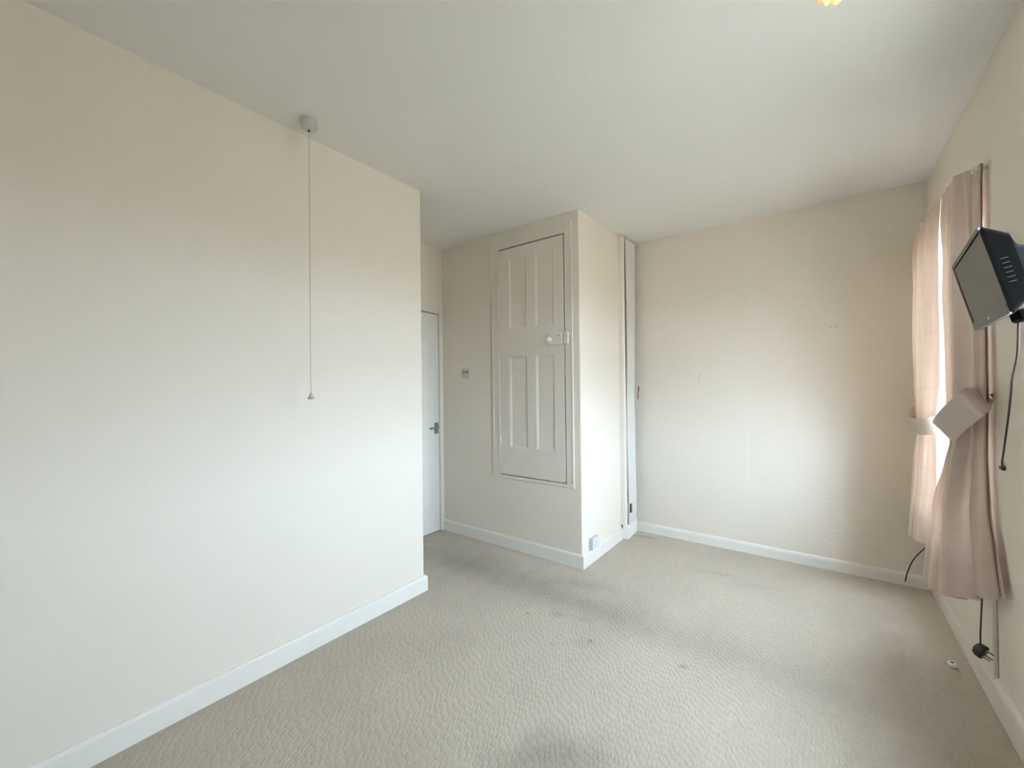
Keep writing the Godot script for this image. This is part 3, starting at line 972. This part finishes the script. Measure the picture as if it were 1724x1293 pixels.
func band(line: Array, half: Vector3, th: float) -> SurfaceTool:
	var pts := smooth_path(PackedVector3Array(line), 6)
	var st := begin()
	st.set_smooth_group(1)
	var n := pts.size()
	var us := PackedFloat32Array()
	var rows_out := [PackedVector3Array(), PackedVector3Array(), PackedVector3Array(), PackedVector3Array(), PackedVector3Array()]
	var len := 0.0
	for i in n:
		if i > 0:
			len += pts[i].distance_to(pts[i - 1])
		us.append(len)
		var d := (pts[mini(i + 1, n - 1)] - pts[maxi(i - 1, 0)]).normalized()
		var nrm := d.cross(half).normalized()
		var f := float(i) / (n - 1)
		var hw := half * (0.35 + 0.65 * minf(1.0, minf(f, 1.0 - f) * 5.0))
		for k in 5:
			var q := pts[i] + hw * (1.0 - k * 0.5)
			rows_out[k].append(q + nrm * (th if k % 4 == 0 else th * 1.6))
	cloth(st, rows_out, us, PackedFloat32Array([0.0, 0.02, 0.04, 0.06, 0.08]))
	return st

# ==================================================================== television
func build_television() -> void:
	var k := 1.13
	var tv := thing("television", "small flat television tilted down on a wall arm beside the curtains", "television", Vector3(0.339 * k, 1.36 + 0.256 * k, -1.624 * k))
	tv.rotation_order = EULER_ORDER_YXZ
	tv.rotation = Vector3(0.223, -1.658, -0.005)
	var w := 0.44 * k * 0.5
	var h := 0.213 * k * 0.5
	# casing: rounded rectangles joined from the front to the tapered back
	var st := begin()
	var steps := [[0.002, 0.0, 0.0], [-0.006, 0.0, 0.001], [-0.044, 0.005, 0.036], [-0.050, 0.010, 0.066], [-0.072, 0.03, 0.078]]
	loft(st, steps, w, h, 0.014)
	commit(st, "casing", M.black, tv)
	# front frame, wider below
	st = begin()
	var bz := 0.012
	box(st, Vector3(-w, h - bz, -0.001), Vector3(w - 0.001, h - 0.001, 0.006), 0.002)
	box(st, Vector3(-w, -h, -0.001), Vector3(w - 0.003, -h + 0.030, 0.006), 0.002)
	box(st, Vector3(-w, -h + 0.030, -0.002), Vector3(-w + 0.007, h - bz, 0.006), 0.002)
	box(st, Vector3(w - 0.006, -h + 0.030, -0.001), Vector3(w - 0.001, h - bz, 0.0035), 0.001)
	commit(st, "front_frame", M.silver, tv)
	st = begin()
	box(st, Vector3(-w + 0.007, -h + 0.030, 0.0005), Vector3(-w + 0.013, h - bz, 0.003))
	box(st, Vector3(-w + 0.013, h - bz - 0.004, 0.0005), Vector3(w - 0.007, h - bz, 0.003))
	commit(st, "screen_surround", M.black, tv)
	st = begin()
	box(st, Vector3(-w + 0.013, -h + 0.030, 0.0), Vector3(w - 0.007, h - bz - 0.004, 0.0025))
	commit(st, "screen", M.screen, tv)
	st = begin()
	lathe(st, PackedVector2Array([Vector2(0, 0.002), Vector2(0.003, 0.0017), Vector2(0.0045, 0.0)]), 12, Transform3D(Basis(Vector3.RIGHT, PI / 2), Vector3(0.03, -h + 0.016, 0.007)))
	commit(st, "power_lamp", M.plastic, tv)
	# vent slots on the side that faces the camera
	for i in 6:
		st = begin()
		var y := 0.022 - i * 0.0125
		box(st, Vector3(w - 0.001, y - 0.0009, -0.027), Vector3(w + 0.0006, y + 0.0009, -0.014), 0.0003)
		commit(st, "vent_rib", M.rib, tv)
	# arm to the wall
	st = begin()
	box(st, Vector3(-0.05, -0.035, -0.084), Vector3(0.05, 0.035, -0.070), 0.003)
	commit(st, "mount_plate", M.black, tv)
	st = begin()
	var inv := tv.transform.affine_inverse()
	var wall := inv * Vector3(XR - 0.004, 1.60, -2.08)
	tube(st, PackedVector3Array([Vector3(0, -0.01, -0.08), Vector3(0.0, -0.01, -0.11), wall]), 0.014, 12)
	var tw := Transform3D(inv.basis, inv * Vector3(XR, 1.60, -2.08))
	box(st, Vector3(-0.012, -0.09, -0.04), Vector3(0.0, 0.09, 0.04), 0.003, tw)
	commit(st, "wall_arm", M.black, tv)
	# connectors under the back
	st = begin()
	box(st, Vector3(0.03, -h - 0.016, -0.066), Vector3(0.12, -h + 0.016, -0.030), 0.006)
	commit(st, "connector_block", M.black, tv)
	st = begin()
	box(st, Vector3(0.012, -h - 0.010, -0.052), Vector3(0.030, -h + 0.012, -0.034), 0.004)
	commit(st, "connector", M.silver, tv)

func loft(st: SurfaceTool, steps: Array, w: float, h: float, r: float) -> void:
	st.set_smooth_group(-1)
	var rings := []
	for s: Array in steps:
		var ring := PackedVector3Array()
		var ww: float = w - s[1]
		var hh: float = h - s[2]
		for c in 4:
			var sx: float = [1.0, -1.0, -1.0, 1.0][c]
			var sy: float = [1.0, 1.0, -1.0, -1.0][c]
			for j in 4:
				var a := PI / 2 * c + PI / 2 * j / 3.0
				ring.append(Vector3(sx * (ww - r) + r * cos(a), sy * (hh - r) + r * sin(a), s[0]))
		rings.append(ring)
	for i in rings.size() - 1:
		for k in 16:
			var k1 := (k + 1) % 16
			face(st, rings[i][k], rings[i][k1], rings[i + 1][k1], rings[i + 1][k], Vector3(rings[i][k].x / w, rings[i][k].y / h, -0.02))
	for e: int in [0, rings.size() - 1]:
		for k in range(1, 15):
			face(st, rings[e][0], rings[e][k], rings[e][k + 1], rings[e][k + 1], Vector3(0, 0, 1.0 if e == 0 else -1.0))

# ==================================================================== pendant lamp at the top edge
func build_pendant() -> void:
	var c := Vector3(0.050, H, -1.13)
	var o := thing("pendant_lamp", "lit warm glass pendant lamp with pointed petals hanging from the ceiling", "lamp", c)
	var st := begin()
	lathe(st, PackedVector2Array([Vector2(0, 0), Vector2(0.052, 0.0), Vector2(0.050, -0.012), Vector2(0.030, -0.026), Vector2(0.008, -0.030), Vector2(0.0, -0.030)]), 28)
	commit(st, "ceiling_rose", M.plastic, o)
	st = begin()
	tube(st, PackedVector3Array([Vector3(0, -0.028, 0), Vector3(0, -0.335, 0)]), 0.003, 8)
	commit(st, "flex", M.plastic, o)
	st = begin()
	lathe(st, PackedVector2Array([Vector2(0, -0.330), Vector2(0.012, -0.332), Vector2(0.017, -0.345), Vector2(0.019, -0.385), Vector2(0.0, -0.386)]), 20)
	commit(st, "lamp_holder", M.plastic, o)
	st = begin()
	lathe(st, PackedVector2Array([Vector2(0, -0.386), Vector2(0.010, -0.388), Vector2(0.014, -0.402), Vector2(0.020, -0.420), Vector2(0.020, -0.434), Vector2(0.012, -0.447), Vector2(0, -0.450)]), 20)
	commit(st, "bulb", M.bulb, o)
	var l := OmniLight3D.new()
	l.name = "bulb_light"
	l.light_color = Color(1.0, 0.90, 0.74)
	l.light_energy = 0.0026
	l.light_size = 0.018
	l.omni_range = 8.0
	l.omni_attenuation = 2.0
	l.shadow_enabled = true
	l.position = Vector3(0, -0.425, 0)
	o.add_child(l)
	# twelve overlapping petals
	var n := 12
	for k in n:
		var a := TAU * (k + 0.5) / n
		st = begin()
		var rows := []
		var us := PackedFloat32Array([0, 0.25, 0.5, 0.75, 1])
		var vs := PackedFloat32Array()
		for i in 15:
			var v := i / 14.0
			var half := (0.55 + 0.75 * sin(PI * minf(v * 0.62, 1.0))) * (1.0 if v < 0.72 else sqrt(maxf(0.0, 1.0 - pow((v - 0.72) / 0.28, 2.2)))) * TAU / n * 0.5
			var rad := 0.018 + 0.028 * sin(PI * 0.5 * minf(v * 1.15, 1.0)) - 0.004 * v * v + (0.002 if k % 2 == 0 else 0.0)
			var row := PackedVector3Array()
			for j in 5:
				var u := (j - 2) / 2.0
				var aa := a + u * half
				var rr := rad + 0.005 * (1.0 - u * u)
				row.append(Vector3(cos(aa) * rr, -0.375 - 0.107 * v, sin(aa) * rr))
			rows.append(row)
			vs.append(v)
		cloth(st, rows, us, vs)
		commit(st, "petal", M.petal, o)

# ==================================================================== ceiling pull switch
func build_pull_switch() -> void:
	var o := thing("pull_switch", "round white ceiling pull switch with a long hanging cord", "light switch", Vector3(-2.012, H, -1.022))
	var st := begin()
	lathe(st, PackedVector2Array([Vector2(0, 0), Vector2(0.043, 0.0), Vector2(0.0435, -0.006), Vector2(0.0405, -0.008), Vector2(0.039, -0.030), Vector2(0.034, -0.040), Vector2(0.022, -0.045), Vector2(0.0, -0.046)]), 32)
	commit(st, "switch_body", M.greyed_plastic, o)
	st = begin()
	box(st, Vector3(0.012, -0.040, -0.030), Vector3(0.040, -0.020, -0.008), 0.004)
	commit(st, "cord_guide", M.greyed_plastic, o)
	st = begin()
	lathe(st, PackedVector2Array([Vector2(0, -0.044), Vector2(0.006, -0.045), Vector2(0.005, -0.052), Vector2(0, -0.053)]), 12)
	commit(st, "cord_collar", M.rubber, o)
	st = begin()
	tube(st, PackedVector3Array([Vector3(0, -0.05, 0), Vector3(0.001, -0.6, 0), Vector3(0.002, -1.0, 0.001), Vector3(0.003, -1.352, 0.001)]), 0.0014, 8)
	commit(st, "cord", M.cord_pale, o)
	st = begin()
	lathe(st, PackedVector2Array([Vector2(0, -1.345), Vector2(0.003, -1.346), Vector2(0.006, -1.354), Vector2(0.012, -1.368), Vector2(0.0155, -1.374), Vector2(0.0145, -1.378), Vector2(0, -1.379)]), 20, Transform3D(Basis.IDENTITY, Vector3(0.003, 0, 0.001)))
	commit(st, "bell_pull", M.cord_pale, o)

# ==================================================================== switch, socket, bits on the floor
func build_fittings() -> void:
	var s := thing("light_switch", "square off-white switch plate on the wall between the two doors", "light switch", Vector3(-2.600, 1.485, ZC))
	var st := begin()
	box(st, Vector3(-0.043, -0.043, 0.0), Vector3(0.043, 0.043, 0.011), 0.004)
	commit(st, "plate", M.greyed_plastic, s)
	st = begin()
	box(st, Vector3(-0.008, -0.014, 0.0105), Vector3(0.008, 0.014, 0.017), 0.003, Transform3D(Basis(Vector3.RIGHT, 0.14), Vector3.ZERO))
	commit(st, "rocker", M.greyed_plastic, s)
	for x: float in [-0.030, 0.030]:
		st = begin()
		lathe(st, PackedVector2Array([Vector2(0, 0.0125), Vector2(0.003, 0.0122), Vector2(0.0038, 0.0105)]), 10, Transform3D(Basis(Vector3.RIGHT, PI / 2), Vector3(x, 0, 0)))
		commit(st, "screw", M.rubber, s)
	var k := thing("wall_socket", "white surface-mounted wall socket low on the cupboard side above the skirting", "socket", Vector3(XC, 0.146, -2.925))
	st = begin()
	box(st, Vector3(0.0, -0.043, -0.060), Vector3(0.024, 0.043, 0.060), 0.004)
	commit(st, "back_box", M.plastic, k)
	st = begin()
	box(st, Vector3(0.0235, -0.044, -0.061), Vector3(0.033, 0.044, 0.061), 0.005)
	commit(st, "face_plate", M.plastic, k)
	for q: Array in [[0.012, 0.0, 0.005, 0.009], [-0.010, -0.020, 0.009, 0.004], [-0.010, 0.020, 0.009, 0.004]]:
		st = begin()
		box(st, Vector3(0.0325, q[0] - q[3] * 0.5, q[1] - q[2] * 0.5), Vector3(0.0334, q[0] + q[3] * 0.5, q[1] + q[2] * 0.5))
		commit(st, "pin_slot", M.silver, k)
	# a small plastic cap lying on the carpet
	var cap := thing("plastic_cap", "tiny white plastic cap lying on the carpet by the window wall", "cap", Vector3(0.485, 0.0, -2.83))
	st = begin()
	lathe(st, PackedVector2Array([Vector2(0.006, 0.020), Vector2(0.011, 0.022), Vector2(0.017, 0.017), Vector2(0.019, 0.008), Vector2(0.016, 0.0)]), 20)
	commit(st, "rim", M.plastic, cap)
	st = begin()
	lathe(st, PackedVector2Array([Vector2(0.0, 0.012), Vector2(0.006, 0.013), Vector2(0.0065, 0.0205)]), 14)
	commit(st, "hollow", M.rubber, cap)

# ==================================================================== cables
func build_cables() -> void:
	# lead from the television down to the wall
	var a := thing("power_lead", "dark lead hanging from the television to a clip on the window wall", "cable", Vector3(XR, 1.02, -2.46))
	var o := a.position
	var st := begin()
	tube(st, smooth_path(PackedVector3Array([Vector3(0.452, 1.525, -1.80), Vector3(0.470, 1.44, -1.885), Vector3(0.492, 1.37, -2.02), Vector3(0.508, 1.325, -2.10), Vector3(0.520, 1.26, -2.17), Vector3(0.538, 1.17, -2.28), Vector3(0.552, 1.09, -2.37), Vector3(0.565, 1.045, -2.445), Vector3(0.570, 1.02, -2.462)])), 0.0029, 8)
	var lead := commit(st, "flex", M.cord, a)
	lead.position = -o
	st = begin()
	box(st, Vector3(-0.012, -0.010, -0.016), Vector3(0.0, 0.006, 0.016), 0.003)
	commit(st, "clip", M.cord, a)
	# lead with a plug hanging below the near curtain
	var b := thing("plug_lead", "dark mains plug hanging on its lead below the curtain beside the television", "plug", Vector3(0.513, 0.262, -2.515))
	st = begin()
	tube(st, smooth_path(PackedVector3Array([Vector3(0.045, 0.50, -0.12), Vector3(0.030, 0.36, -0.06), Vector3(0.010, 0.20, -0.015), Vector3(0.003, 0.12, 0.0), Vector3(0.0, 0.05, 0.0), Vector3(0.0, 0.010, 0.0)])), 0.0029, 8)
	commit(st, "flex", M.cord, b)
	st = begin()
	var pins := Vector3(0.74, -0.28, 0.50).normalized()
	var side := Vector3.UP.cross(pins).normalized()
	var t := Transform3D(Basis(side, pins.cross(side), pins), Vector3(0, -0.012, 0.0))
	plug_body(st, t)
	commit(st, "plug_body", M.rubber, b)
	for q: Array in [[0.0, 0.014], [-0.010, -0.012], [0.010, -0.012]]:
		st = begin()
		box(st, Vector3(q[0] - 0.002, q[1] - 0.004, 0.012), Vector3(q[0] + 0.002, q[1] + 0.004, 0.036), 0.001, t)
		commit(st, "prong", M.metal, b)
	# a thin cable sticking out from the corner
	var d := thing("aerial_cable", "thin dark cable end curling out from behind the curtains in the far corner", "cable", Vector3(0.455, 0.04, -3.755))
	st = begin()
	tube(st, smooth_path(PackedVector3Array([Vector3(-0.022, -0.005, 0.0), Vector3(-0.016, 0.035, -0.003), Vector3(-0.006, 0.073, -0.005), Vector3(0.015, 0.138, -0.006), Vector3(0.048, 0.20, -0.003), Vector3(0.080, 0.243, 0.0), Vector3(0.112, 0.265, 0.005)])), 0.0034, 8)
	commit(st, "flex", M.cord, d)

func plug_body(st: SurfaceTool, t: Transform3D) -> void:
	st.set_smooth_group(1)
	var rings := []
	for s: Array in [[-0.020, 0.35], [-0.016, 0.75], [-0.006, 0.95], [0.004, 1.0], [0.010, 1.0], [0.013, 0.94]]:
		var ring := PackedVector3Array()
		for k in 20:
			var a := TAU * k / 20
			var c := Vector2(cos(a), sin(a))
			var r := 1.0 / pow(pow(absf(c.x), 3.0) + pow(absf(c.y), 3.0), 1.0 / 3.0)
			ring.append(t * Vector3(c.x * r * 0.024 * s[1], c.y * r * 0.027 * s[1], s[0]))
		rings.append(ring)
	for i in rings.size() - 1:
		for k in 20:
			var k1 := (k + 1) % 20
			face(st, rings[i][k], rings[i][k1], rings[i + 1][k1], rings[i + 1][k], rings[i][k] - t.origin)
	for e: int in [0, rings.size() - 1]:
		for k in range(1, 19):
			face(st, rings[e][0], rings[e][k], rings[e][k + 1], rings[e][k + 1], t.basis * Vector3(0, 0, -1.0 if e == 0 else 1.0))
